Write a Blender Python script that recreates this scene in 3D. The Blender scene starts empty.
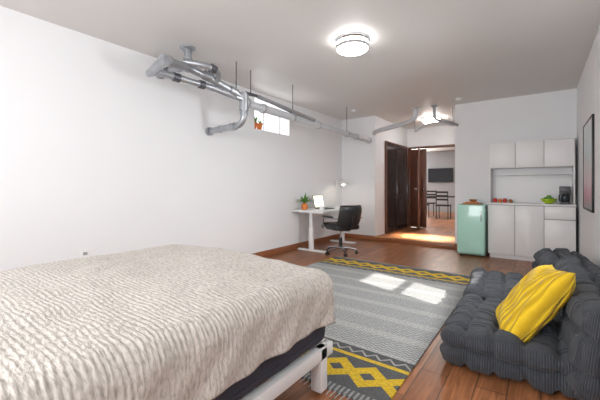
import bpy, bmesh, math, random
from mathutils import Vector, Matrix, noise
random.seed(7)
S=bpy.context.scene
S.view_settings.view_transform='Standard'
XL,XR,YB,YF,H=-3.68,0.45,6.65,-1.5,2.68

# ---------------- materials ----------------
def nt(name):
    m=bpy.data.materials.new(name); m.use_nodes=True
    t=m.node_tree; b=t.nodes['Principled BSDF']
    return m,t,b
def N(t,k,**kw):
    n=t.nodes.new(k)
    for a,v in kw.items(): setattr(n,a,v)
    return n
def L(t,a,b): t.links.new(a,b)
def M(t,op,a,b=None,c=None):
    n=t.nodes.new('ShaderNodeMath'); n.operation=op
    for i,v in enumerate((a,b,c)):
        if v is None: continue
        if isinstance(v,(int,float)): n.inputs[i].default_value=v
        else: t.links.new(v,n.inputs[i])
    return n.outputs[0]
def MIX(t,f,a,b):
    n=t.nodes.new('ShaderNodeMix'); n.data_type='RGBA'
    if isinstance(f,(int,float)): n.inputs[0].default_value=f
    else: t.links.new(f,n.inputs[0])
    for i,v in ((6,a),(7,b)):
        if isinstance(v,tuple): n.inputs[i].default_value=(*v,1)
        else: t.links.new(v,n.inputs[i])
    return n.outputs[2]
def mat(name,col,rough=.5,metal=0,nscale=20,nvar=.06,bump=0,emis=0,ecol=None,coat=0):
    m,t,b=nt(name)
    tc=N(t,'ShaderNodeTexCoord'); no=N(t,'ShaderNodeTexNoise'); no.inputs['Scale'].default_value=nscale
    no.inputs['Detail'].default_value=4
    L(t,tc.outputs['Object'],no.inputs['Vector'])
    dark=tuple(c*(1-nvar) for c in col); lite=tuple(min(1,c*(1+nvar)) for c in col)
    L(t,MIX(t,no.outputs['Fac'],dark,lite),b.inputs['Base Color'])
    b.inputs['Roughness'].default_value=rough; b.inputs['Metallic'].default_value=metal
    if coat: b.inputs['Coat Weight'].default_value=coat
    if bump:
        bp=N(t,'ShaderNodeBump'); bp.inputs['Strength'].default_value=bump; bp.inputs['Distance'].default_value=.004
        L(t,no.outputs['Fac'],bp.inputs['Height']); L(t,bp.outputs[0],b.inputs['Normal'])
    if emis:
        b.inputs['Emission Color'].default_value=(*(ecol or col),1); b.inputs['Emission Strength'].default_value=emis
    return m
WALL=mat('wall_paint',(.87,.875,.89),.75,nscale=2.5,nvar=.015,bump=.08)
CEIL=mat('ceiling_paint',(.73,.715,.695),.5,nscale=1.2,nvar=.03,bump=.05)
WHITE=mat('white_laminate',(.89,.89,.89),.35,nvar=.01)
WHITEM=mat('white_metal',(.8,.8,.8),.35,nvar=.02)
BLACK=mat('black_plastic',(.015,.015,.017),.4,nvar=.2)
LEATHER=mat('black_leather',(.02,.02,.022),.38,nvar=.3,nscale=80,bump=.3)
GALV=mat('galvanised_pipe',(.42,.44,.47),.35,.7,nscale=14,nvar=.25,bump=.1)
PIPEW=mat('painted_pipe',(.60,.62,.65),.4,.2,nscale=6,nvar=.12)
PIPED=mat('dark_pipe',(.12,.12,.14),.4,.6,nscale=10,nvar=.3)
BROWNW=mat('baseboard_wood',(.33,.12,.05),.3,nscale=8,nvar=.25)
DOORW=mat('door_mahogany',(.13,.05,.03),.35,nscale=9,nvar=.3)
CLOSF=mat('closet_frame',(.05,.03,.025),.3,nscale=9,nvar=.3)
DARKGL=mat('smoked_mirror',(.26,.25,.25),.06,.85,nvar=.1)
MINT=mat('mint_enamel',(.46,.80,.68),.25,nvar=.02,coat=.5)
TERRA=mat('terracotta',(.70,.22,.05),.6,nvar=.15)
LEAF=mat('leaf_green',(.13,.32,.05),.5,nvar=.4,nscale=30)
LIME=mat('lime_ceramic',(.42,.62,.03),.25,nvar=.05)
GREY=mat('grey_plastic',(.12,.12,.13),.35,nvar=.1)
GAP=mat('socket_grey',(.35,.35,.36),.6,nvar=.05)
RED=mat('red_plastic',(.55,.04,.03),.4,nvar=.1)
MATT=mat('mattress_dark',(.035,.035,.05),.9,nvar=.3,nscale=90,bump=.3)
BOXW=mat('tray_wood',(.42,.17,.06),.45,nvar=.25,nscale=15)
NOSE=mat('step_nosing_wood',(.60,.30,.13),.4,nvar=.2,nscale=15)
LAMP=mat('lamp_diffuser',(1,.98,.95),.5,emis=18,ecol=(1,.98,.96))
PANEL=mat('square_lamp_diffuser',(1,.98,.95),.5,emis=22,ecol=(1,.97,.93))
BULB=mat('bulb_glow',(1,.95,.85),.5,emis=25,ecol=(1,.92,.75))
SCREEN=mat('screen_on',(.9,.9,.9),.3,emis=2.0,ecol=(1,.93,.65))
CHROME=mat('chrome',(.6,.6,.62),.15,1,nvar=.05)
GLASSY=mat('tv_glass',(.02,.025,.035),.08,nvar=.1)
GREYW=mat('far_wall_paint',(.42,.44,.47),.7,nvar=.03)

def floor_mat(name='wood_look_tile',k=1.0):
    m,t,b=nt(name)
    tc=N(t,'ShaderNodeTexCoord'); mp=N(t,'ShaderNodeMapping'); mp.inputs['Rotation'].default_value=(0,0,math.pi/2)
    L(t,tc.outputs['Object'],mp.inputs['Vector'])
    br=N(t,'ShaderNodeTexBrick'); br.offset=.37
    br.inputs['Scale'].default_value=1; br.inputs['Brick Width'].default_value=.9; br.inputs['Row Height'].default_value=.152
    br.inputs['Mortar Size'].default_value=.004; br.inputs['Bias'].default_value=0
    br.inputs['Color1'].default_value=(.30*k,.118*k,.050*k,1); br.inputs['Color2'].default_value=(.45*k,.185*k,.080*k,1); br.inputs['Mortar'].default_value=(.16,.08,.045,1)
    L(t,mp.outputs[0],br.inputs['Vector'])
    mp2=N(t,'ShaderNodeMapping'); mp2.inputs['Scale'].default_value=(14,1.2,1); L(t,tc.outputs['Object'],mp2.inputs['Vector'])
    no=N(t,'ShaderNodeTexNoise'); no.inputs['Scale'].default_value=2.2; no.inputs['Detail'].default_value=7; no.inputs['Distortion'].default_value=1.2
    L(t,mp2.outputs[0],no.inputs['Vector'])
    rr=N(t,'ShaderNodeValToRGB'); rr.color_ramp.elements[0].position=.35; rr.color_ramp.elements[1].position=.68
    rr.color_ramp.elements[0].color=(.5,.46,.43,1); rr.color_ramp.elements[1].color=(1.2,1.2,1.2,1)
    L(t,no.outputs['Fac'],rr.inputs[0])
    mx=N(t,'ShaderNodeMix',data_type='RGBA',blend_type='MULTIPLY'); mx.inputs[0].default_value=.75
    L(t,br.outputs['Color'],mx.inputs[6]); L(t,rr.outputs[0],mx.inputs[7]); L(t,mx.outputs[2],b.inputs['Base Color'])
    b.inputs['Roughness'].default_value=.33; b.inputs['Specular IOR Level'].default_value=.45
    bp=N(t,'ShaderNodeBump',invert=True); bp.inputs['Strength'].default_value=.4; bp.inputs['Distance'].default_value=.003
    L(t,br.outputs['Fac'],bp.inputs['Height']); L(t,bp.outputs[0],b.inputs['Normal'])
    return m
FLOOR=floor_mat(); FLOOR_LIT=floor_mat('wood_look_tile_lit',1.3)  # second copy is the same tile with lighter colour, so the hall floor looks lit

def rug_mat():
    m,t,b=nt('woven_rug')
    tc=N(t,'ShaderNodeTexCoord'); sp=N(t,'ShaderNodeSeparateXYZ'); L(t,tc.outputs['Object'],sp.inputs[0])
    x,y=sp.outputs[0],sp.outputs[1]
    e=M(t,'MINIMUM',M(t,'SUBTRACT',y,1.6),M(t,'SUBTRACT',4.7,y))
    def tri(v,p): return M(t,'MULTIPLY',M(t,'ABSOLUTE',M(t,'SUBTRACT',M(t,'FRACT',M(t,'DIVIDE',v,p)),.5)),2)
    zz=tri(x,.06)
    w=M(t,'FRACT',M(t,'DIVIDE',M(t,'ADD',y,M(t,'MULTIPLY',zz,.018)),.030))
    st=M(t,'GREATER_THAN',w,.6)
    no=N(t,'ShaderNodeTexNoise'); no.inputs['Scale'].default_value=70; L(t,tc.outputs['Object'],no.inputs['Vector'])
    band=M(t,'GREATER_THAN',M(t,'FRACT',M(t,'DIVIDE',y,.31)),.7)
    colA=MIX(t,st,(.46,.47,.46),(.25,.26,.265))
    colB=MIX(t,st,(.52,.52,.50),(.38,.39,.38))
    col=MIX(t,band,colA,colB)
    dz=M(t,'ABSOLUTE',M(t,'SUBTRACT',M(t,'SUBTRACT',e,.45),M(t,'MULTIPLY',tri(x,.10),.05)))
    bz=MIX(t,M(t,'LESS_THAN',dz,.010),(.10,.105,.11),(.40,.40,.38))
    col=MIX(t,M(t,'LESS_THAN',e,.53),col,bz)
    bw=M(t,'LESS_THAN',M(t,'ABSOLUTE',M(t,'SUBTRACT',M(t,'ABSOLUTE',M(t,'SUBTRACT',e,.23)),M(t,'MULTIPLY',tri(x,.21),.085))),.042)
    by=MIX(t,bw,(.11,.115,.12),(.74,.50,.03))
    col=MIX(t,M(t,'LESS_THAN',e,.42),col,by)
    ln=M(t,'LESS_THAN',M(t,'ABSOLUTE',M(t,'SUBTRACT',e,.41)),.018)
    col=MIX(t,ln,col,(.74,.50,.04))
    col=MIX(t,M(t,'LESS_THAN',e,.06),col,MIX(t,M(t,'GREATER_THAN',tri(x,.03),.5),(.12,.125,.13),(.35,.35,.34)))
    mm=N(t,'ShaderNodeMix',data_type='RGBA',blend_type='MULTIPLY'); mm.inputs[0].default_value=.6
    cr=N(t,'ShaderNodeValToRGB'); cr.color_ramp.elements[0].position=.3; cr.color_ramp.elements[1].position=.7
    cr.color_ramp.elements[0].color=(.5,.5,.5,1); cr.color_ramp.elements[1].color=(1.2,1.2,1.2,1)
    L(t,no.outputs['Fac'],cr.inputs[0]); L(t,col,mm.inputs[6]); L(t,cr.outputs[0],mm.inputs[7])
    L(t,mm.outputs[2],b.inputs['Base Color']); b.inputs['Roughness'].default_value=.95
    bp=N(t,'ShaderNodeBump'); bp.inputs['Strength'].default_value=.5; bp.inputs['Distance'].default_value=.004
    L(t,no.outputs['Fac'],bp.inputs['Height']); L(t,bp.outputs[0],b.inputs['Normal'])
    return m
RUG=rug_mat()

def blanket_mat():
    m,t,b=nt('chenille_blanket')
    uv=N(t,'ShaderNodeUVMap')
    no0=N(t,'ShaderNodeTexNoise'); no0.inputs['Scale'].default_value=14; no0.inputs['Detail'].default_value=2; L(t,uv.outputs[0],no0.inputs['Vector'])
    mp=N(t,'ShaderNodeMapping'); mp.inputs['Scale'].default_value=(34,95,1); L(t,uv.outputs[0],mp.inputs['Vector'])
    add=N(t,'ShaderNodeVectorMath',operation='MULTIPLY_ADD'); L(t,no0.outputs['Color'],add.inputs[0]); add.inputs[1].default_value=(1.2,1.6,0); L(t,mp.outputs[0],add.inputs[2])
    no=N(t,'ShaderNodeTexNoise'); no.inputs['Scale'].default_value=1.0; no.inputs['Detail'].default_value=2; no.inputs['Roughness'].default_value=.5
    L(t,add.outputs[0],no.inputs['Vector'])
    cr=N(t,'ShaderNodeValToRGB'); cr.color_ramp.elements[0].position=.30; cr.color_ramp.elements[1].position=.56
    cr.color_ramp.elements[0].color=(.37,.335,.295,1); cr.color_ramp.elements[1].color=(.57,.53,.485,1)
    L(t,no.outputs['Fac'],cr.inputs[0]); L(t,cr.outputs[0],b.inputs['Base Color'])
    b.inputs['Roughness'].default_value=.95; b.inputs['Sheen Weight'].default_value=.1
    bp=N(t,'ShaderNodeBump'); bp.inputs['Strength'].default_value=.6; bp.inputs['Distance'].default_value=.007
    L(t,no.outputs['Fac'],bp.inputs['Height']); L(t,bp.outputs[0],b.inputs['Normal'])
    return m
BLANKET=blanket_mat()

def cord_mat(name,c1,c2,scale,axis,dist=.006):
    m,t,b=nt(name)
    uv=N(t,'ShaderNodeUVMap')
    wv=N(t,'ShaderNodeTexWave'); wv.bands_direction=axis; wv.inputs['Scale'].default_value=scale; wv.inputs['Distortion'].default_value=.8
    wv.inputs['Detail'].default_value=2
    L(t,uv.outputs[0],wv.inputs['Vector'])
    L(t,MIX(t,wv.outputs['Fac'],c1,c2),b.inputs['Base Color'])
    b.inputs['Roughness'].default_value=.9; b.inputs['Sheen Weight'].default_value=.12
    bp=N(t,'ShaderNodeBump'); bp.inputs['Strength'].default_value=.8; bp.inputs['Distance'].default_value=dist
    L(t,wv.outputs['Fac'],bp.inputs['Height']); L(t,bp.outputs[0],b.inputs['Normal'])
    return m
CORD=cord_mat('charcoal_corduroy',(.026,.030,.038),(.072,.080,.094),24,'Y',.005)
YEL=cord_mat('mustard_knit',(.62,.38,.006),(.90,.61,.02),13,'X',.01)

# ---------------- mesh builder ----------------
class MB:
    def __init__(s,name,parent=None,smooth=True):
        s.name=name; s.bm=bmesh.new(); s.mats=[]; s.parent=parent; s.smooth=smooth
    def mi(s,m):
        if m not in s.mats: s.mats.append(m)
        return s.mats.index(m)
    def add(s,verts,faces,m,mtx=None):
        i=s.mi(m); vs=[s.bm.verts.new((mtx@Vector(v)) if mtx else v) for v in verts]
        out=[]
        for f in faces:
            try:
                fc=s.bm.faces.new([vs[k] for k in f]); fc.material_index=i; out.append(fc)
            except ValueError: pass
        return vs,out
    def box(s,x0,x1,y0,y1,z0,z1,m,bev=0,mtx=None,seg=2):
        t=bmesh.new()
        bmesh.ops.create_cube(t,size=1)
        for v in t.verts: v.co=Vector(((x0+x1)/2+v.co.x*(x1-x0),(y0+y1)/2+v.co.y*(y1-y0),(z0+z1)/2+v.co.z*(z1-z0)))
        if bev: bmesh.ops.bevel(t,geom=list(t.edges),offset=min(bev,.49*min(x1-x0,y1-y0,z1-z0)),segments=seg,affect='EDGES',profile=.5)
        t.verts.index_update(); 
        s.add([v.co.copy() for v in t.verts],[[v.index for v in f.verts] for f in t.faces],m,mtx); t.free(); return s
    def tube(s,pts,r,m,seg=16,round_=0,caps=True,mtx=None):
        P=[Vector(p) for p in pts]
        if round_ and len(P)>2:
            Q=[P[0]]
            for i in range(1,len(P)-1):
                a,b,c=P[i-1],P[i],P[i+1]
                da=min(round_,(a-b).length*.49); dc=min(round_,(c-b).length*.49)
                p0=b+(a-b).normalized()*da; p2=b+(c-b).normalized()*dc
                for k in range(7):
                    u=k/6; Q.append(p0*(1-u)**2+b*2*u*(1-u)+p2*u*u)
            Q.append(P[-1]); P=Q
        rr=r if isinstance(r,(list,tuple)) else [r]*len(P)
        T=(P[1]-P[0]).normalized(); up=Vector((0,0,1)) if abs(T.z)<.9 else Vector((1,0,0))
        n=T.cross(up).normalized(); V=[];F=[]
        for i,p in enumerate(P):
            Tn=((P[min(i+1,len(P)-1)]-p).normalized()+(p-P[max(i-1,0)]).normalized())
            Tn=Tn.normalized() if Tn.length>1e-6 else T
            n=(n-Tn*n.dot(Tn)).normalized(); bb=Tn.cross(n)
            for k in range(seg):
                a=2*math.pi*k/seg; V.append(p+(n*math.cos(a)+bb*math.sin(a))*rr[i])
        for i in range(len(P)-1):
            for k in range(seg):
                F.append([i*seg+k,i*seg+(k+1)%seg,(i+1)*seg+(k+1)%seg,(i+1)*seg+k])
        if caps: F.append(list(range(seg))[::-1]); F.append([(len(P)-1)*seg+k for k in range(seg)])
        s.add(V,F,m,mtx); return s
    def lathe(s,prof,c,m,seg=32,mtx=None):
        V=[];F=[]
        for (r,z) in prof:
            for k in range(seg):
                a=2*math.pi*k/seg; V.append(Vector((c[0]+r*math.cos(a),c[1]+r*math.sin(a),c[2]+z)))
        for i in range(len(prof)-1):
            for k in range(seg):
                F.append([i*seg+k,i*seg+(k+1)%seg,(i+1)*seg+(k+1)%seg,(i+1)*seg+k])
        F.append(list(range(seg))[::-1]); F.append([(len(prof)-1)*seg+k for k in range(seg)])
        s.add(V,F,m,mtx); return s
    def grid(s,fn,nu,nv,m,uvs=(1,1),closed=False):
        i=s.mi(m); uvl=s.bm.loops.layers.uv.verify()
        vs=[[s.bm.verts.new(fn(a/nu,b/nv)) for b in range(nv+1)] for a in range(nu+1)]
        for a in range(nu):
            for b in range(nv):
                q=[(a,b),(a+1,b),(a+1,b+1),(a,b+1)]
                f=s.bm.faces.new([vs[p][w] for p,w in q]); f.material_index=i
                for lp,(p,w) in zip(f.loops,q): lp[uvl].uv=(p/nu*uvs[0],w/nv*uvs[1])
        return s
    def done(s,recalc=True,angle=35):
        me=bpy.data.meshes.new(s.name)
        if recalc: bmesh.ops.recalc_face_normals(s.bm,faces=list(s.bm.faces))
        if s.smooth:
            for f in s.bm.faces: f.smooth=True
            for e in s.bm.edges:
                if len(e.link_faces)==2 and e.calc_face_angle(0)>math.radians(angle): e.smooth=False
        s.bm.to_mesh(me); s.bm.free()
        for m in s.mats: me.materials.append(m)
        o=bpy.data.objects.new(s.name,me); S.collection.objects.link(o)
        if s.parent: o.parent=s.parent
        return o
def empty(name,loc=(0,0,0)):
    o=bpy.data.objects.new(name,None); o.empty_display_size=.1; S.collection.objects.link(o); return o

# ---------------- room shell ----------------
b=MB('floor'); b.box(XL-.3,XR+.2,YF-.2,YB,-.1,0,FLOOR); b.done()
b=MB('floor_platform'); b.box(-2.87,-1.29,YB,8.85,-.1,.09,FLOOR_LIT); b.box(-5.2,1.4,8.85,15,-.1,.09,FLOOR); b.done()
b=MB('ceiling'); b.box(XL-.3,XR+.2,YF-.2,8.85,H,H+.12,CEIL); b.done()
b=MB('ceiling_dining'); b.box(-5.2,1.4,8.85,15,H,H+.12,CEIL); b.done()
WY0,WY1,WZ0,WZ1=3.80,4.70,2.08,2.58
b=MB('wall_left')
b.box(XL-.3,XL,YF-.2,WY0,0,H,WALL); b.box(XL-.3,XL,WY1,YB,0,H,WALL)
b.box(XL-.3,XL,WY0,WY1,0,WZ0,WALL); b.box(XL-.3,XL,WY0,WY1,WZ1,H,WALL); b.done()
RY0,RY1,RZ0,RZ1=2.92,3.50,1.12,2.20
b=MB('wall_right'); b.box(XR,XR+.2,YF-.2,RY0,0,H,WALL); b.box(XR,XR+.2,RY1,YB+.15,0,H,WALL)
b.box(XR,XR+.2,RY0,RY1,0,RZ0,WALL); b.box(XR,XR+.2,RY0,RY1,RZ1,H,WALL); b.done()
b=MB('wall_back'); b.box(XL-.3,-2.87,YB,YB+.5,0,H,WALL); b.box(-1.29,XR,YB,YB+.15,0,H,WALL); b.done()
b=MB('wall_front'); b.box(XL,-2.4,YF-.2,YF,0,H,WALL); b.box(-.3,XR,YF-.2,YF,0,H,WALL)
b.box(-2.4,-.3,YF-.2,YF,0,.9,WALL); b.box(-2.4,-.3,YF-.2,YF,2.2,H,WALL); b.done()
b=MB('wall_hall_left'); b.box(-2.97,-2.872,YB+.5,8.75,0,H,WALL); b.done()
b=MB('wall_hall_right'); b.box(-1.29,-1.19,YB+.15,8.75,0,H,WALL); b.done()
b=MB('wall_hall_end'); b.box(-5.2,-2.84,8.75,8.85,0,H,WALL); b.box(-2.84,-1.33,8.75,8.85,2.2,H,WALL); b.box(-1.33,1.4,8.75,8.85,0,H,WALL); b.done()
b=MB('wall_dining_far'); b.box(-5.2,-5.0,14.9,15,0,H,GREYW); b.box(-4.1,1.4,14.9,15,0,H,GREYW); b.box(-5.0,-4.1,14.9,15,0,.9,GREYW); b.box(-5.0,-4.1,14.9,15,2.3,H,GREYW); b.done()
b=MB('wall_dining_left'); b.box(-5.3,-5.2,8.85,15,0,H,WALL); b.done()
b=MB('wall_dining_right'); b.box(1.4,1.5,8.85,15,0,H,WALL); b.done()
b=MB('baseboard_left'); b.box(XL,XL+.015,YF,YB,0,.10,BROWNW,.004); b.done()
b=MB('baseboard_back'); b.box(XL+.015,-2.87,YB-.015,YB,0,.10,BROWNW,.004); b.box(-1.29,-.72,YB-.015,YB,0,.10,BROWNW,.004); b.done()
b=MB('baseboard_right'); b.box(XR-.015,XR,YF,6.1,0,.10,BROWNW,.004); b.done()
b=MB('trim_platform_step'); b.box(-2.87,-1.29,YB-.02,YB,0,.078,BROWNW,.004); b.box(-2.87,-1.29,YB-.035,YB+.05,.078,.100,NOSE,.006); b.done()

# windows
def window(name,axis,a0,a1,z0,z1,pos,th,vert=1,horiz=0,rail=.024):
    b=MB(name); f=.035
    def bx(p0,p1,q0,q1,m=WHITEM,tt=th):
        if axis=='x': b.box(pos-tt/2,pos+tt/2,p0,p1,q0,q1,m,.004)
        else: b.box(p0,p1,pos-tt/2,pos+tt/2,q0,q1,m,.004)
    bx(a0,a0+f,z0,z1); bx(a1-f,a1,z0,z1); bx(a0+f,a1-f,z0,z0+f); bx(a0+f,a1-f,z1-f,z1)
    for i in range(vert):
        c=a0+(a1-a0)*(i+1)/(vert+1); bx(c-.015,c+.015,z0+f,z1-f)
    for i in range(horiz):
        c=z0+(z1-z0)*(i+1)/(horiz+1); bx(a0+f,a1-f,c-rail/2,c+rail/2)
    return b.done()
window('window_1','x',WY0,WY1,WZ0,WZ1,XL-.24,.05,1)
window('front_fill_window','y',-2.4,-.3,.9,2.2,YF-.1,.06,2,0)  # unseen window behind the camera, added to carry the front fill
window('window_3','y',-5.0,-4.1,.9,2.3,14.95,.06,1,1)
window('sun_patch_window','x',RY0,RY1,RZ0,RZ1,XR+.1,.05,0,1,.06)  # unseen window, added and sized to shape the sun patch on the rug

# ---------------- hall closet and doors ----------------
cl=empty('door_closet')
b=MB('sliding_panels',cl)
y0,y1=7.22,8.60; x=-2.869
b.box(x,x+.05,y0-.04,y0,.09,2.2,DOORW,.005); b.box(x,x+.05,y1,y1+.04,.09,2.2,DOORW,.005); b.box(x,x+.05,y0,y1,2.16,2.2,DOORW,.005); b.box(x,x+.05,y0,y1,.09,.12,DOORW,.005)
for k in range(2):
    a=y0+k*(y1-y0)/2; e=a+(y1-y0)/2
    xx=x+.005+.018*k
    b.box(xx,xx+.016,a,a+.05,.12,2.16,CLOSF,.003); b.box(xx,xx+.016,e-.05,e,.12,2.16,CLOSF,.003)
    b.box(xx,xx+.016,a+.05,e-.05,.12,.2,CLOSF,.003); b.box(xx,xx+.016,a+.05,e-.05,2.09,2.16,CLOSF,.003)
    b.box(xx+.003,xx+.010,a+.05,e-.05,.2,2.09,DARKGL)
    b.tube([(xx+.03,e-.025,1.0),(xx+.03,e-.025,1.2)],.008,CHROME,8)
b.done()
def panel_door(b,w,h,mtx):
    b.box(0,w,0,.045,0,h,DOORW,.004,mtx)
    for (z0,z1) in ((.15,.75),(.9,h-.42)):
        for yy in (-.012,.045):
            b.box(.09,w-.09,yy,yy+.012,z0,z1,DOORW,.01,mtx)
            b.box(.13,w-.13,yy-.006,yy+.018,z0+.05,z1-.05,DOORW,.01,mtx)
    for yy in (-.012,.045):
        V=[];n=16;cx=w/2;R=w/2-.09
        for k in range(n+1):
            a=math.pi*k/n; V.append((cx+R*math.cos(a),yy,h-.36+R*.9*math.sin(a)))
        V2=[(p[0],p[1]+.012,p[2]) for p in V]
        F=[list(range(n+1)),[n+1+i for i in range(n+1)][::-1]]+[[i,n+1+i,n+2+i,i+1] for i in range(n)]
        b.add(V+V2,F,DOORW,mtx)
    b.lathe([(.0,0),(.02,.0),(.012,.02),(.012,.04),(.028,.055),(.028,.075),(.0,.085)],(0,0,0),CHROME,16,mtx@Matrix.Translation((w-.06,0,1.0))@Matrix.Rotation(math.pi/2,4,'X'))
d=empty('door_entry')
b=MB('frame',d); b.box(-2.84,-2.79,8.72,8.87,.09,2.2,DOORW,.006); b.box(-1.38,-1.33,8.72,8.87,.09,2.2,DOORW,.006); b.box(-2.79,-1.38,8.72,8.87,2.15,2.2,DOORW,.006); b.done()
b=MB('leaf_fixed',d); panel_door(b,.40,2.04,Matrix.Translation((-2.79,8.78,.1))); b.done()
b=MB('leaf_open',d); panel_door(b,.50,2.04,Matrix.Translation((-2.56,8.68,.1))@Matrix.Rotation(math.radians(-75),4,'Z')); b.done()

# ---------------- pipes ----------------
p=empty('exposed_drain_pipe')
b=MB('main_run',p)
b.tube([(-2.99,2.9,2.2),(-2.99,6.68,2.15)],.05,PIPEW,20)
for yy in (2.95,3.25,3.9,4.6,5.6,6.0,6.58): 
    z=2.2-(yy-2.9)*.0132; b.tube([(-2.99,yy-.035,z),(-2.99,yy+.035,z)],.060,PIPEW,20)
    b.tube([(-2.99,yy-.012,z),(-2.99,yy+.012,z)],.064,GALV,20)
b.done()
b=MB('wall_branch',p)
b.tube([(-3.68,2.9,1.91),(-2.99,2.9,1.93),(-2.99,2.9,2.33)],.04,GALV,18,.14)
b.tube([(-3.68,2.9,1.91),(-3.63,2.9,1.91)],.056,GALV,18)
b.tube([(-2.99,2.9,2.10),(-2.99,2.9,2.30)],.058,GALV,18)
b.tube([(-2.99,2.9,2.04),(-2.99,2.9,2.08)],.050,GALV,18)
b.tube([(-3.22,2.9,1.922),(-3.14,2.9,1.924)],.05,GALV,18)
b.tube([(-3.45,2.9,1.917),(-3.42,2.9,1.918)],.048,GALV,18); b.done()
b=MB('ceiling_drop',p)
b.tube([(-3.13,2.19,H),(-3.13,2.19,2.42)],.038,GALV,18); b.lathe([(.085,0),(.085,-.012),(.05,-.03),(.05,-.04)],(-3.13,2.19,H),GALV,24)
b.tube([(-3.13,2.19,2.56),(-3.13,2.19,2.44)],.052,GALV,18)
b.tube([(-3.68,2.18,2.50),(-3.13,2.18,2.49)],.036,GALV,18)
b.tube([(-3.3,2.18,2.492),(-3.2,2.18,2.492)],.05,GALV,18)
b.tube([(-3.52,2.18,2.496),(-3.46,2.18,2.496)],.046,PIPED,18)
b.tube([(-3.68,2.18,2.50),(-3.655,2.18,2.50)],.06,GALV,18); b.done()
b=MB('sloped_branch',p)
b.tube([(-3.0,1.82,2.40),(-3.12,2.2,2.46),(-3.05,2.55,2.37),(-2.99,2.9,2.26),(-2.99,3.0,2.22)],.042,GALV,18,.1)
b.tube([(-3.35,1.86,2.35),(-3.22,1.9,2.35),(-3.1,2.5,2.31),(-2.99,2.86,2.24)],.036,GALV,18,.08)
b.tube([(-2.95,1.84,2.40),(-3.12,1.84,2.38),(-3.28,1.86,2.35)],.046,GALV,18,.05)
b.tube([(-3.1,2.12,2.5),(-2.93,2.3,2.47),(-2.93,2.46,2.44),(-3.05,2.52,2.38)],.034,GALV,18,.08)
for q0,q1 in (((-3.09,2.36,2.43),(-3.05,2.46,2.40)),((-3.0,1.80,2.40),(-3.02,1.90,2.415)),((-3.02,2.70,2.32),(-3.0,2.79,2.29))): b.tube([q0,q1],.056,GALV,18)
for q0,q1 in (((-3.19,2.05,2.339),(-3.18,2.12,2.334)),((-3.13,2.34,2.32),(-3.12,2.40,2.317)),((-2.93,2.34,2.462),(-2.93,2.40,2.452))): b.tube([q0,q1],.048,PIPED,18)
b.done()
b=MB('thin_run',p)
b.tube([(-2.99,2.93,2.33),(-3.07,3.24,2.37),(-3.07,4.9,2.20)],.022,PIPED,14,.08)
b.tube([(-2.93,3.1,2.31),(-2.93,4.4,2.22)],.026,GALV,14)
for yy,xx,zt in ((2.78,-3.0,2.30),(3.9,-2.99,2.2),(5.6,-2.99,2.18),(3.1,-3.07,2.35)): b.tube([(xx,yy,H),(xx,yy,zt)],.006,PIPED,8)
b.done()
p=empty('hall_ceiling_pipe')
b=MB('fat_pipe',p)
b.tube([(-2.92,6.70,2.30),(-2.80,6.52,2.32),(-2.25,6.5,2.40),(-1.97,6.48,2.45),(-1.95,6.45,H)],.045,PIPEW,18,.16)
b.lathe([(.08,0),(.08,-.015),(.055,-.03)],(-1.95,6.45,H),PIPEW,24); b.done()
b=MB('thin_pipe',p)
b.tube([(-1.62,6.5,H),(-1.62,6.5,2.42),(-1.40,6.5,2.36),(-1.25,6.6,2.30),(-1.25,6.68,2.30)],.026,GALV,14,.09)
b.lathe([(.06,0),(.06,-.015),(.035,-.03)],(-1.62,6.5,H),GALV,20)
b.tube([(-2.1,6.9,2.30),(-1.85,6.8,2.40),(-1.62,6.8,2.42),(-1.33,6.8,2.32)],.02,PIPEW,14,.12)
b.tube([(-2.1,6.9,2.30),(-2.1,6.9,H)],.008,GALV,8); b.tube([(-1.36,6.8,2.33),(-1.36,6.8,H)],.008,GALV,8)
b.done()

# ---------------- ceiling lights ----------------
c=empty('ceiling_light')
b=MB('canopy',c); b.lathe([(.175,0),(.175,-.02),(.165,-.03),(.165,-.035)],(-1.58,3.08,H),CHROME,48); b.done()
b=MB('diffuser',c); b.lathe([(.155,-.03),(.160,-.05),(.160,-.09),(.15,-.11),(.10,-.122),(.0,-.126)],(-1.58,3.08,H),LAMP,48); b.done()
b=MB('band',c)
V=[];F=[];n=48
for r,z in ((.163,-.070),(.172,-.070),(.172,-.100),(.163,-.100)):
    for k in range(n): a=2*math.pi*k/n; V.append((-1.58+r*math.cos(a),3.08+r*math.sin(a),H+z))
for i in range(4):
    for k in range(n): F.append([i*n+k,i*n+(k+1)%n,((i+1)%4)*n+(k+1)%n,((i+1)%4)*n+k])
b.add(V,F,CHROME); b.done()
c=empty('square_ceiling_light')
b=MB('housing',c); b.box(-2.13,-1.77,7.42,7.78,H-.03,H,CHROME,.006); b.done()
b=MB('diffuser',c); b.box(-2.11,-1.79,7.44,7.76,H-.11,H-.03,PANEL,.02,seg=3); b.done()

# ---------------- rug ----------------
b=MB('area_rug',smooth=False); b.box(-2.73,-.65,1.6,4.7,0.001,.012,RUG,.003)
for i in range(70):
    x=-2.72+i*(2.06/69)
    for yy,sg in ((1.6,-1),(4.7,1)):
        b.tube([(x,yy,.006),(x+random.uniform(-.006,.006),yy+sg*.05,.005)],.003,GREYW,4)
b.done()

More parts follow.
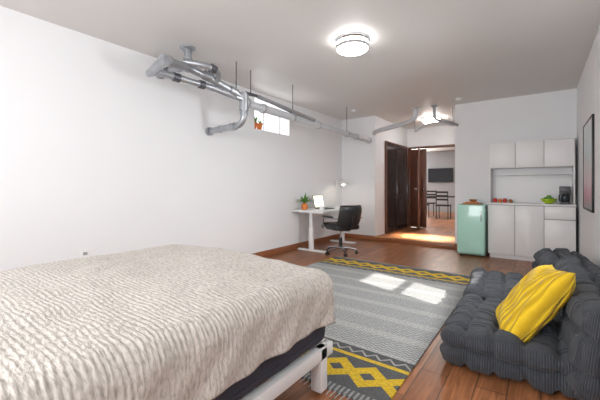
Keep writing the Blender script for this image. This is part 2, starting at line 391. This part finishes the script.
# ---------------- bed ----------------
bed=empty('bed')
BX0,BX1,BY0,BY1,BZ=-2.47,-1.0,-.42,1.62,.68
b=MB('frame',bed)
b.box(BX1-.02,BX1+.03,BY0,BY1+.03,.19,.26,WHITEM,.006); b.box(BX0-.03,BX0+.02,BY0,BY1+.03,.19,.26,WHITEM,.006)
b.box(BX0,BX1,BY1-.02,BY1+.03,.19,.26,WHITEM,.006); b.box(BX0,BX1,BY0-.03,BY0+.02,.19,.26,WHITEM,.006)
for x in (BX0-.03,BX1-.04):
    for y in (BY0-.03,BY1-.10): b.box(x,x+.07,y,y+.07,0.014 if y>1 else 0,.26,WHITEM,.008)
b.box((BX0+BX1)/2-.03,(BX0+BX1)/2+.03,.5,.56,0,.2,WHITEM,.005)
for i in range(12): y=BY0+.1+i*.165; b.box(BX0+.02,BX1-.02,y,y+.07,.24,.255,WHITEM)
b.done()
b=MB('mattress',bed); b.box(BX0,BX1+.02,BY0,BY1+.01,.257,.61,MATT,.07,seg=5)
b.tube([(BX0+.05,BY1+.01,.32),(BX1-.03,BY1+.01,.32),(BX1+.02,BY1-.05,.32),(BX1+.02,BY0+.05,.32)],.008,MATT,8,.05); b.done()
def blanket(u,v):
    r=.10; ext=.34
    X0,X1,Y0,Y1=BX0-.03+r*.9,BX1+.05-r*.9,BY0+.05,BY1+.04-r*.9
    fx=X0-ext+(X1-X0+2*ext)*u; fy=Y0+(Y1+ext-Y0)*v
    a=fx-min(max(fx,X0),X1); c2=fy-min(fy,Y1)
    t=math.hypot(a,c2); cx=min(max(fx,X0),X1); cy=min(fy,Y1)
    n1=noise.noise(Vector((fx*2.2,fy*2.2,1)))*.014+noise.noise(Vector((fx*7,fy*7,4)))*.006
    rib=.0015*math.sin((fy+.014*noise.noise(Vector((fx*7,fy*12,0))))*2*math.pi/.02)+.0015*noise.noise(Vector((fx*40,fy*80,2)))
    z=BZ+n1+rib+.015*math.sin(math.pi*min(1,max(0,(cx-X0)/(X1-X0))))
    if t<1e-6: return Vector((fx,fy,z))
    dx,dy=a/t,c2/t
    tm=ext
    if t>tm: t=tm+(t-tm)*.15
    if t<r*math.pi/2: out=r*math.sin(t/r); dz=r*(1-math.cos(t/r))
    else: out=r; dz=r+t-r*math.pi/2
    out+=(.010*math.sin((fx*dy*dy+fy*dx*dx)*17)+.008*math.sin((fx+fy)*31))*min(1,dz/.3)+rib
    return Vector((cx+dx*out,cy+dy*out,z-dz))
b=MB('blanket',bed); b.grid(blanket,200,420,BLANKET,(2.2,2.4)); o=b.done(angle=180)
md=o.modifiers.new('thick','SOLIDIFY'); md.thickness=.012; md.offset=-1

# ---------------- sofa ----------------
def cushion(name,parent,c,size,r,cell,amp,mtx=None,cuts=44,m=None,sag=0):
    t=bmesh.new(); bmesh.ops.create_cube(t,size=2)
    bmesh.ops.subdivide_edges(t,edges=list(t.edges),cuts=cuts,use_grid_fill=True)
    uvl=t.loops.layers.uv.verify()
    sx,sy,sz=[q/2 for q in size]
    for f in t.faces:
        n=f.normal; 
        for lp in f.loops:
            q=lp.vert.co; X,Y,Z=q.x*sx,q.y*sy,q.z*sz
            if abs(n.z)>.5: lp[uvl].uv=(X,Y)
            elif abs(n.y)>.5: lp[uvl].uv=(Z,X)
            else: lp[uvl].uv=(Z,Y)
    for v in t.verts:
        P=Vector((v.co.x*sx,v.co.y*sy,v.co.z*sz)); I=Vector([max(-(h-r),min(h-r,q)) for q,h in zip(P,(sx,sy,sz))])
        dd=(P-I); dn=dd.normalized() if dd.length>1e-9 else Vector((0,0,1))
        Q=I+dn*r
        k=0
        for ax in range(3):
            w=1-abs(dn[ax])**2
            L_=size[ax]; nc=max(1,round(L_/cell)); ce=L_/nc
            q=(P[ax]+L_/2)/ce+.12*noise.noise((P+Vector(c))*6); fr=abs(q-round(q))*ce
            if 0<round(q)<nc: k+=w*math.exp(-(fr/.018)**2)
        k=min(k,1.5)
        bl=noise.noise((P+Vector(c))*4)*.035+noise.noise((P+Vector(c))*11)*.012
        Q=Q-dn*amp*k+dn*bl
        v.co=Q
    for f in t.faces: f.smooth=True
    me=bpy.data.meshes.new(name); t.to_mesh(me); t.free(); me.materials.append(m or CORD)
    o=bpy.data.objects.new(name,me); S.collection.objects.link(o); o.parent=parent
    o.matrix_local=Matrix.Translation(c)@(mtx or Matrix())
    return o
sofa=empty('corduroy_floor_sofa')
Rz=lambda a:Matrix.Rotation(math.radians(a),4,'Z'); Ry=lambda a:Matrix.Rotation(math.radians(a),4,'Y'); Rx=lambda a:Matrix.Rotation(math.radians(a),4,'X')
cushion('seat_near',sofa,(-.15,2.67,.135),(.78,.90,.26),.09,.15,.034)
cushion('seat_far',sofa,(-.19,3.56,.145),(.78,.90,.28),.09,.15,.034,Rz(3))
cushion('back_near',sofa,(.26,2.60,.28),(.32,.86,.55),.13,.17,.034,Ry(6))
cushion('back_mid',sofa,(.25,3.42,.28),(.32,.82,.52),.13,.17,.034,Ry(9)@Rz(3))
cushion('back_far',sofa,(.18,4.15,.26),(.44,.68,.50),.15,.17,.034,Ry(5)@Rz(8))

# pillow
def pillow(name,c,w,h,th,mtx,m):
    b=MB(name)
    def f(sgn):
        def g(u,v):
            a=u*2-1;d_=v*2-1
            k=max(0,(1-abs(a)**3.2))**.55*max(0,(1-abs(d_)**3.2))**.55
            pin=1-.10*(1-abs(d_)**2)*abs(a)**2; pin2=1-.10*(1-abs(a)**2)*abs(d_)**2
            z=th/2*k*sgn+.02*noise.noise(Vector((a*2,d_*2,sgn)))*k
            z+=.006*math.sin((a*w/2+d_*h/2*.15)*2*math.pi/.045)*min(1,k*2)*sgn
            return M4@Vector((a*w/2*pin,d_*h/2*pin2,z))
        return g
    M4=Matrix.Translation(c)@mtx
    b.grid(f(1),70,70,m,(w,h)); b.grid(f(-1),70,70,m,(w,h))
    bmesh.ops.remove_doubles(b.bm,verts=list(b.bm.verts),dist=.0006)
    return b.done(angle=180)
pillow('yellow_throw_pillow',(-.05,2.61,.40),.58,.58,.21,Rz(4)@Ry(-55)@Rz(90+9),YEL)

# ---------------- desk ----------------
d=empty('standing_desk')
b=MB('top',d); b.box(-3.64,-2.98,4.72,6.18,.705,.735,WHITE,.006); b.done()
b=MB('frame',d)
for y in (4.88,6.02):
    b.box(-3.60,-3.02,y-.035,y+.035,0,.035,WHITEM,.01)
    b.box(-3.36,-3.28,y-.03,y+.03,.03,.42,WHITEM,.006); b.box(-3.35,-3.29,y-.022,y+.022,.42,.69,WHITEM,.004)
    b.box(-3.58,-3.04,y-.02,y+.02,.675,.705,WHITEM,.004)
b.box(-3.34,-3.30,4.88,6.02,.655,.695,WHITEM,.004); b.done()
l=empty('laptop')
b=MB('base',l); b.box(-3.42,-3.19,5.15,5.49,.736,.752,GREY,.005); b.box(-3.37,-3.24,5.17,5.47,.752,.754,BLACK); b.done()
b=MB('screen',l); mt=Matrix.Translation((-3.42,5.32,.75))@Ry(-12)
b.box(-.008,.0,-.17,.17,0,.25,BLACK,.004,mt); b.box(0,.002,-.155,.155,.02,.235,SCREEN,0,mt); b.done()
pl=empty('potted_plant')
b=MB('pot',pl); b.lathe([(.03,0),(.05,.01),(.062,.05),(.055,.09),(.04,.11),(.045,.12),(.038,.12),(.034,.105)],(-3.47,4.88,.735),TERRA,24); b.done()
def leaves(name,parent,c,n,ln,wd,m,spread=1):
    b=MB(name,parent)
    for i in range(n):
        a=i*2.399; el=random.uniform(.25,1.2)*spread; l_=ln*random.uniform(.7,1.1); V=[];F=[]
        K=8
        for k in range(K+1):
            s_=k/K; rr=l_*s_*math.sin(min(1.5,el*(.4+.8*s_))); zz=l_*s_*math.cos(min(2.0,el*(.4+.9*s_)))
            w_=wd*math.sin(math.pi*min(.98,.08+s_*.92))
            p=Vector((c[0]+rr*math.cos(a),c[1]+rr*math.sin(a),c[2]+zz)); sd=Vector((-math.sin(a),math.cos(a),0))*w_
            V+= [p-sd,p+Vector((0,0,-w_*.4)),p+sd]
        for k in range(K): F+=[[3*k,3*k+1,3*k+4,3*k+3],[3*k+1,3*k+2,3*k+5,3*k+4]]
        b.add(V,F,m)
    return b.done(recalc=False)
leaves('leaves',pl,(-3.47,4.88,.84),30,.21,.022,LEAF)
b=MB('coffee_mug'); b.lathe([(.03,0),(.036,.004),(.036,.09),(.031,.09),(.03,.01)],(-3.12,4.90,.736),WHITE,20)
b.tube([(-3.085,4.90,.81),(-3.06,4.90,.80),(-3.06,4.90,.765),(-3.085,4.90,.755)],.005,WHITE,8,.012); b.done()

# desk lamp
fl=empty('desk_lamp')
b=MB('stand',fl); b.lathe([(.08,0),(.08,.015),(.02,.025)],(-3.45,6.03,.736),WHITEM,24); b.tube([(-3.45,6.03,.75),(-3.45,6.03,1.26),(-3.43,6.05,1.34),(-3.38,6.1,1.34),(-3.35,6.12,1.28)],.010,WHITEM,10,.05); b.done()
b=MB('shade',fl); b.lathe([(.02,.06),(.045,.05),(.10,.0),(.115,-.035),(.11,-.035),(.09,.0),(.02,.04)],(-3.35,6.12,1.24),WHITEM,28); b.done()
b=MB('bulb',fl); b.lathe([(.0,-.06),(.025,-.052),(.036,-.025),(.028,.0),(.012,.03)],(-3.35,6.12,1.24),BULB,20); b.done()

# office chair
oc=empty('office_chair')
T=Matrix.Translation((-2.79,5.0,0))@Rz(155)
b=MB('base',oc)
for k in range(5):
    a=k*2*math.pi/5+.3; ex,ey=.27*math.cos(a),.27*math.sin(a)
    b.tube([(0,0,.115),(ex*.5,ey*.5,.105),(ex,ey,.075)],[.026,.022,.016],CHROME,10,mtx=T)
    b.tube([(ex,ey,.08),(ex,ey,.05)],.01,BLACK,8,mtx=T)
    for sgn in (-1,1):
        s0=Vector((-math.sin(a),math.cos(a),0)); q=Vector((ex,ey,.027))
        b.tube([q+s0*sgn*.008,q+s0*sgn*.026],.027,BLACK,16,mtx=T)
b.tube([(0,0,.09),(0,0,.28)],.028,BLACK,16,mtx=T); b.tube([(0,0,.28),(0,0,.42)],.016,CHROME,16,mtx=T); b.box(-.12,.12,-.09,.09,.40,.43,BLACK,.01,T); b.done()
b=MB('seat',oc); b.box(-.23,.26,-.245,.245,.425,.515,LEATHER,.042,T,seg=5)
b.box(-.20,.23,-.21,-.01,.50,.53,LEATHER,.014,T,seg=3); b.box(-.20,.23,.01,.21,.50,.53,LEATHER,.014,T,seg=3); b.done()
b=MB('backrest',oc)
def back(sg):
    def g(u,v):
        a=(u*2-1); h=v; w=.235*(1-.10*abs(2*h-1)**3)
        x=-.24-.05*math.sin(h*2.2)-.06*h+.055*a*a; k=max(0,(1-abs(a)**5)*(1-abs(2*h-1)**5))**.5
        x+=sg*(.032*k)+(.004*abs(math.sin(h*math.pi*4))*k if sg>0 else 0)
        return T@Vector((x,a*w,.47+h*.38))
    return g
b.grid(back(1),24,32,LEATHER); b.grid(back(-1),24,32,LEATHER)
bmesh.ops.remove_doubles(b.bm,verts=list(b.bm.verts),dist=.0005)
b.tube([(-.10,0,.42),(-.27,0,.43),(-.33,0,.55),(-.345,0,.68)],.018,BLACK,10,.06,mtx=T); b.done(angle=60)
b=MB('armrests',oc)
for sg in (-1,1):
    b.tube([(.10,sg*.22,.44),(.12,sg*.28,.46),(.12,sg*.285,.63),(-.05,sg*.28,.64),(-.26,sg*.25,.63)],.014,CHROME,10,.05,mtx=T)
    b.box(-.16,.13,sg*.285-.025,sg*.285+.025,.635,.665,LEATHER,.012,T)
b.done()

# ---------------- kitchenette ----------------
k=empty('kitchen_hutch')
KX0,KX1,KY0,KY1=-.70,.41,6.17,6.65
b=MB('carcass',k)
b.box(KX0,KX1,KY0+.02,KY1-.002,.07,.865,WHITE); b.box(KX0+.02,KX1-.02,KY0+.06,KY1-.01,0,.07,WHITE)
b.box(KX0-.01,KX1+.01,KY0-.015,KY1-.002,.865,.892,WHITE,.004)
UY=6.30
b.box(KX0,KX0+.02,UY+.02,KY1-.002,.892,1.87,WHITE,.002); b.box(KX1-.02,KX1,UY+.02,KY1-.002,.892,1.87,WHITE,.002)
b.box(KX0+.02,KX1-.02,UY+.02,KY1-.002,1.46,1.87,WHITE); b.box(KX0-.005,KX1+.005,UY-.002,KY1-.002,1.87,1.885,WHITE,.003)
b.box(KX0+.02,KX1-.02,KY1-.02,KY1-.004,.892,1.46,WHITE)
b.box(KX0+.02,KX1-.02,KY1-.20,KY1-.02,1.345,1.362,WHITE,.003); b.done()
b=MB('doors',k)
w=(KX1-KX0)/3
for i in range(3):
    a=KX0+i*w+.003; e=KX0+(i+1)*w-.003
    b.box(a,e,UY,UY+.018,1.465,1.865,WHITE,.003)
    if i<2: b.box(a,e,KY0,KY0+.018,.075,.858,WHITE,.003)
    else: b.box(a,e,KY0,KY0+.018,.075,.66,WHITE,.003); b.box(a,e,KY0,KY0+.018,.668,.858,WHITE,.003)
b.done()
b=MB('door_gaps',k)
for i in range(4):
    xx=KX0+i*w; xx=min(max(xx,KX0+.004),KX1-.004)
    b.box(xx-.0035,xx+.0035,KY0+.012,KY0+.021,.075,.86,GREY); b.box(xx-.0035,xx+.0035,UY+.012,UY+.021,1.465,1.865,GREY)
b.box(KX0+2*w,KX1,KY0+.012,KY0+.021,.66,.668,GREY); b.box(KX0,KX1,KY0+.012,KY0+.0205,.858,.866,GREY); b.done()
cm=empty('coffee_maker')
b=MB('body',cm); b.box(.23,.36,6.30,6.50,.893,.92,GREY,.008); b.box(.23,.36,6.42,6.50,.92,1.16,GREY,.01); b.box(.23,.36,6.28,6.50,1.07,1.16,GREY,.012)
b.lathe([(.04,0),(.052,.02),(.052,.09),(.035,.13)],(.295,6.355,.92),GLASSY,20); b.tube([(.25,6.31,1.03),(.22,6.28,1.03),(.22,6.28,.95),(.25,6.31,.94)],.006,BLACK,8,.01); b.done()
bw=empty('fruit_bowl')
b=MB('bowl',bw); b.lathe([(.04,0),(.045,.006),(.085,.035),(.105,.075),(.10,.077),(.08,.04),(.04,.014)],(.10,6.36,.893),LIME,32); b.done()
b=MB('limes',bw)
for q in ((.06,6.36,.955),(.13,6.34,.957),(.10,6.40,.958),(.10,6.35,.99)):
    b.lathe([(.006,-.038),(.024,-.028),(.034,-.01),(.035,.006),(.026,.026),(.008,.038)],q,LEAF,14)
b.done()
b=MB('spice_tin_set')
for i,(xx,mm,hh) in enumerate(((-.62,RED,.05),(-.55,TERRA,.04),(-.48,RED,.05),(-.40,BOXW,.035))):
    b.lathe([(.028,0),(.03,.004),(.03,hh),(.024,hh+.006),(.024,hh+.02),(.0,hh+.02)],(xx,6.40,.893),mm,16)
b.done()
f=empty('mini_fridge')
b=MB('cabinet',f); b.box(-1.14,-.73,6.10,6.56,.02,.855,MINT,.02,seg=4)
for x in (-1.10,-.77):
    for y in (6.14,6.52): b.lathe([(.018,0),(.018,.025)],(x,y,0),BLACK,12)
b.done()
b=MB('door',f); b.box(-1.14,-.73,6.04,6.095,.05,.855,MINT,.018,seg=4); b.box(-1.13,-.74,6.094,6.102,.06,.845,GREY)
b.tube([(-.78,6.04,.60),(-.78,6.015,.60),(-.78,6.015,.74),(-.78,6.04,.74)],.007,CHROME,10,.01); b.done()
b=MB('cutting_board'); b.box(-1.08,-.80,6.15,6.40,.856,.878,BOXW,.006); b.box(-.975,-.905,6.40,6.47,.856,.878,BOXW,.006)
b.box(-1.05,-.85,6.2,6.34,.878,.894,TERRA,.005); b.done()
b=MB('wooden_bowl'); b.lathe([(.03,0),(.055,.02),(.065,.045),(.06,.046),(.045,.02),(.02,.01)],(-.93,6.27,.895),BOXW,24); b.done()

# ---------------- framed poster ----------------
def art_mat():
    m,t,bb=nt('poster_print'); tc=N(t,'ShaderNodeTexCoord'); sp=N(t,'ShaderNodeSeparateXYZ'); L(t,tc.outputs['Object'],sp.inputs[0])
    z=M(t,'DIVIDE',M(t,'SUBTRACT',sp.outputs[2],.88),1.03)
    no=N(t,'ShaderNodeTexNoise'); no.inputs['Scale'].default_value=3.5; no.inputs['Detail'].default_value=5; L(t,tc.outputs['Object'],no.inputs['Vector'])
    zz=M(t,'ADD',z,M(t,'MULTIPLY',M(t,'SUBTRACT',no.outputs['Fac'],.5),.3))
    r=N(t,'ShaderNodeValToRGB'); e=r.color_ramp.elements; e[0].position=0; e[0].color=(.25,.30,.30,1); e[1].position=1; e[1].color=(.78,.80,.83,1)
    for p_,c_ in ((.2,(.65,.28,.34,1)),(.35,(.75,.55,.58,1)),(.6,(.60,.66,.68,1))): q=e.new(p_); q.color=c_
    L(t,zz,r.inputs[0]); L(t,r.outputs[0],bb.inputs['Base Color']); bb.inputs['Roughness'].default_value=.35
    return m
ART=art_mat()
pf=empty('framed_poster')
b=MB('frame',pf); y0,y1,z0,z1=4.55,5.45,.88,1.91; x0,x1=XR-.022,XR-.001
b.box(x0,x1,y0,y0+.022,z0,z1,BLACK,.003); b.box(x0,x1,y1-.022,y1,z0,z1,BLACK,.003); b.box(x0,x1,y0+.022,y1-.022,z0,z0+.022,BLACK,.003); b.box(x0,x1,y0+.022,y1-.022,z1-.022,z1,BLACK,.003); b.done()
b=MB('print',pf); b.box(x0+.006,x1,y0+.022,y1-.022,z0+.022,z1-.022,ART); b.done()

# outlet
o_=empty('wall_outlet')
b=MB('plate',o_); b.box(XL,XL+.008,1.345,1.425,.40,.52,WHITE,.003)
for z in (.435,.485): b.box(XL+.008,XL+.010,1.365,1.405,z-.014,z+.014,GAP,.001)
b.done()

# window sill plants
ws=empty('window_sill_plant')
b=MB('pots',ws)
for i,yy in enumerate((3.90,4.03)):
    b.lathe([(.035,0),(.05,.10),(.056,.10),(.056,.125),(.045,.125),(.042,.10)],(XL-.11,yy,WZ0),TERRA,20)
b.done()
leaves('foliage',ws,(XL-.11,3.93,WZ0+.11),14,.15,.014,LEAF); leaves('foliage_small',ws,(XL-.11,4.05,WZ0+.11),10,.10,.012,LEAF)

b=MB('smoke_detector'); b.lathe([(.05,0),(.05,-.02),(.04,-.035),(.0,-.037)],(-3.0,5.9,H),WHITE,24); b.done()
b=MB('ceiling_sensor'); b.lathe([(.045,0),(.045,-.02),(.03,-.035),(.0,-.037)],(-1.15,6.2,H),WHITE,24); b.done()

# ---------------- dining room beyond ----------------
dt=empty('dining_table')
TX,TY=-3.0,12.3
b=MB('top',dt); b.box(TX-.9,TX+.9,TY-.45,TY+.45,.80,.835,BLACK,.006); b.done()
b=MB('legs',dt)
for sx in (-1,1):
    for sy in (-1,1): b.box(TX+sx*.82-.03,TX+sx*.82+.03,TY+sy*.38-.03,TY+sy*.38+.03,.09,.80,BLACK,.004)
b.done()
def dchair(x,y,rot):
    e=empty('dining_chair'); T=Matrix.Translation((x,y,.09))@Rz(rot)
    b=MB('seat',e); b.box(-.21,.21,-.21,.21,.43,.475,BLACK,.015,T); b.done()
    b=MB('back',e)
    for sx in (-.18,.18): b.tube([(sx,-.2,.0),(sx,-.2,.45),(sx,-.25,.92)],.014,BLACK,8,mtx=T); b.tube([(sx,.19,0),(sx,.19,.43)],.014,BLACK,8,mtx=T)
    for z in (.62,.74,.86): b.box(-.18,.18,-.25-(.0),-.235,z,z+.06,BLACK,.004,T)
    b.done()
dchair(-3.3,11.6,0); dchair(-2.6,11.6,0); dchair(-3.4,13.0,180)
tv=empty('wall_television')
b=MB('panel',tv); b.box(-3.95,-2.95,14.80,14.85,1.35,1.95,BLACK,.008); b.box(-3.93,-2.97,14.795,14.80,1.37,1.93,GLASSY)
b.tube([(-3.45,14.85,1.65),(-3.45,14.9,1.65)],.03,BLACK,10); b.done()

# ---------------- lights ----------------
def area(name,loc,size,sy,energy,col,rot,spread=None):
    l=bpy.data.lights.new(name,'AREA'); l.shape='RECTANGLE'; l.size=size; l.size_y=sy; l.energy=energy; l.color=col
    if spread: l.spread=math.radians(spread)
    o=bpy.data.objects.new(name,l); o.location=loc; o.rotation_euler=rot; S.collection.objects.link(o); return o
area('front_fill',(-1.35,YF-.02,1.55),2.0,1.25,96,(.97,.98,1),(math.radians(90),0,0))  # added fill lamp in the front opening, brightens the room from behind the camera
area('right_fill',(XR+.05,3.21,1.62),.95,.5,26,(.97,.98,1),(0,math.radians(68),0),130)  # added fill lamp in the right opening, brightens the left wall
area('window_light_left',(XL-.34,4.25,2.33),.85,.45,6,(.95,.97,1),(0,math.radians(-90),0))
area('dining_window_light',(-4.55,14.7,1.6),.85,1.3,90,(1,.97,.93),(math.radians(-90),0,0))
area('hall_sun_patch',(-2.0,7.15,H-.03),.9,.55,30,(1,.88,.70),(0,0,0),16)  # narrow area lamp added to imitate the sunlit patch on the hall floor
area('dining_fill',(-2.6,11,H-.02),.8,.8,85,(1,.95,.88),(0,0,0))  # area lamp without a fixture, added to brighten the dining room
sun=bpy.data.lights.new('sun','SUN'); sun.energy=8; sun.angle=.015; sun.color=(1,.94,.88)
so=bpy.data.objects.new('sun',sun); S.collection.objects.link(so)
dv=Vector((-1.28,3.74,0))-Vector((XR+.10,3.21,1.66)); so.rotation_euler=dv.to_track_quat('-Z','Y').to_euler()
w=bpy.data.worlds.new('World'); S.world=w; w.use_nodes=True
bg=w.node_tree.nodes['Background']; bg.inputs[0].default_value=(.96,.98,1,1); bg.inputs[1].default_value=1.5

# ---------------- camera ----------------
cd=bpy.data.cameras.new('camera'); co=bpy.data.objects.new('camera',cd); S.collection.objects.link(co)
cd.sensor_width=36; cd.lens=36*329/600; cd.shift_y=-13/600; cd.clip_start=.02
co.location=(0,0,1.15); co.rotation_euler=(math.radians(90),0,math.radians(36.2)); S.camera=co
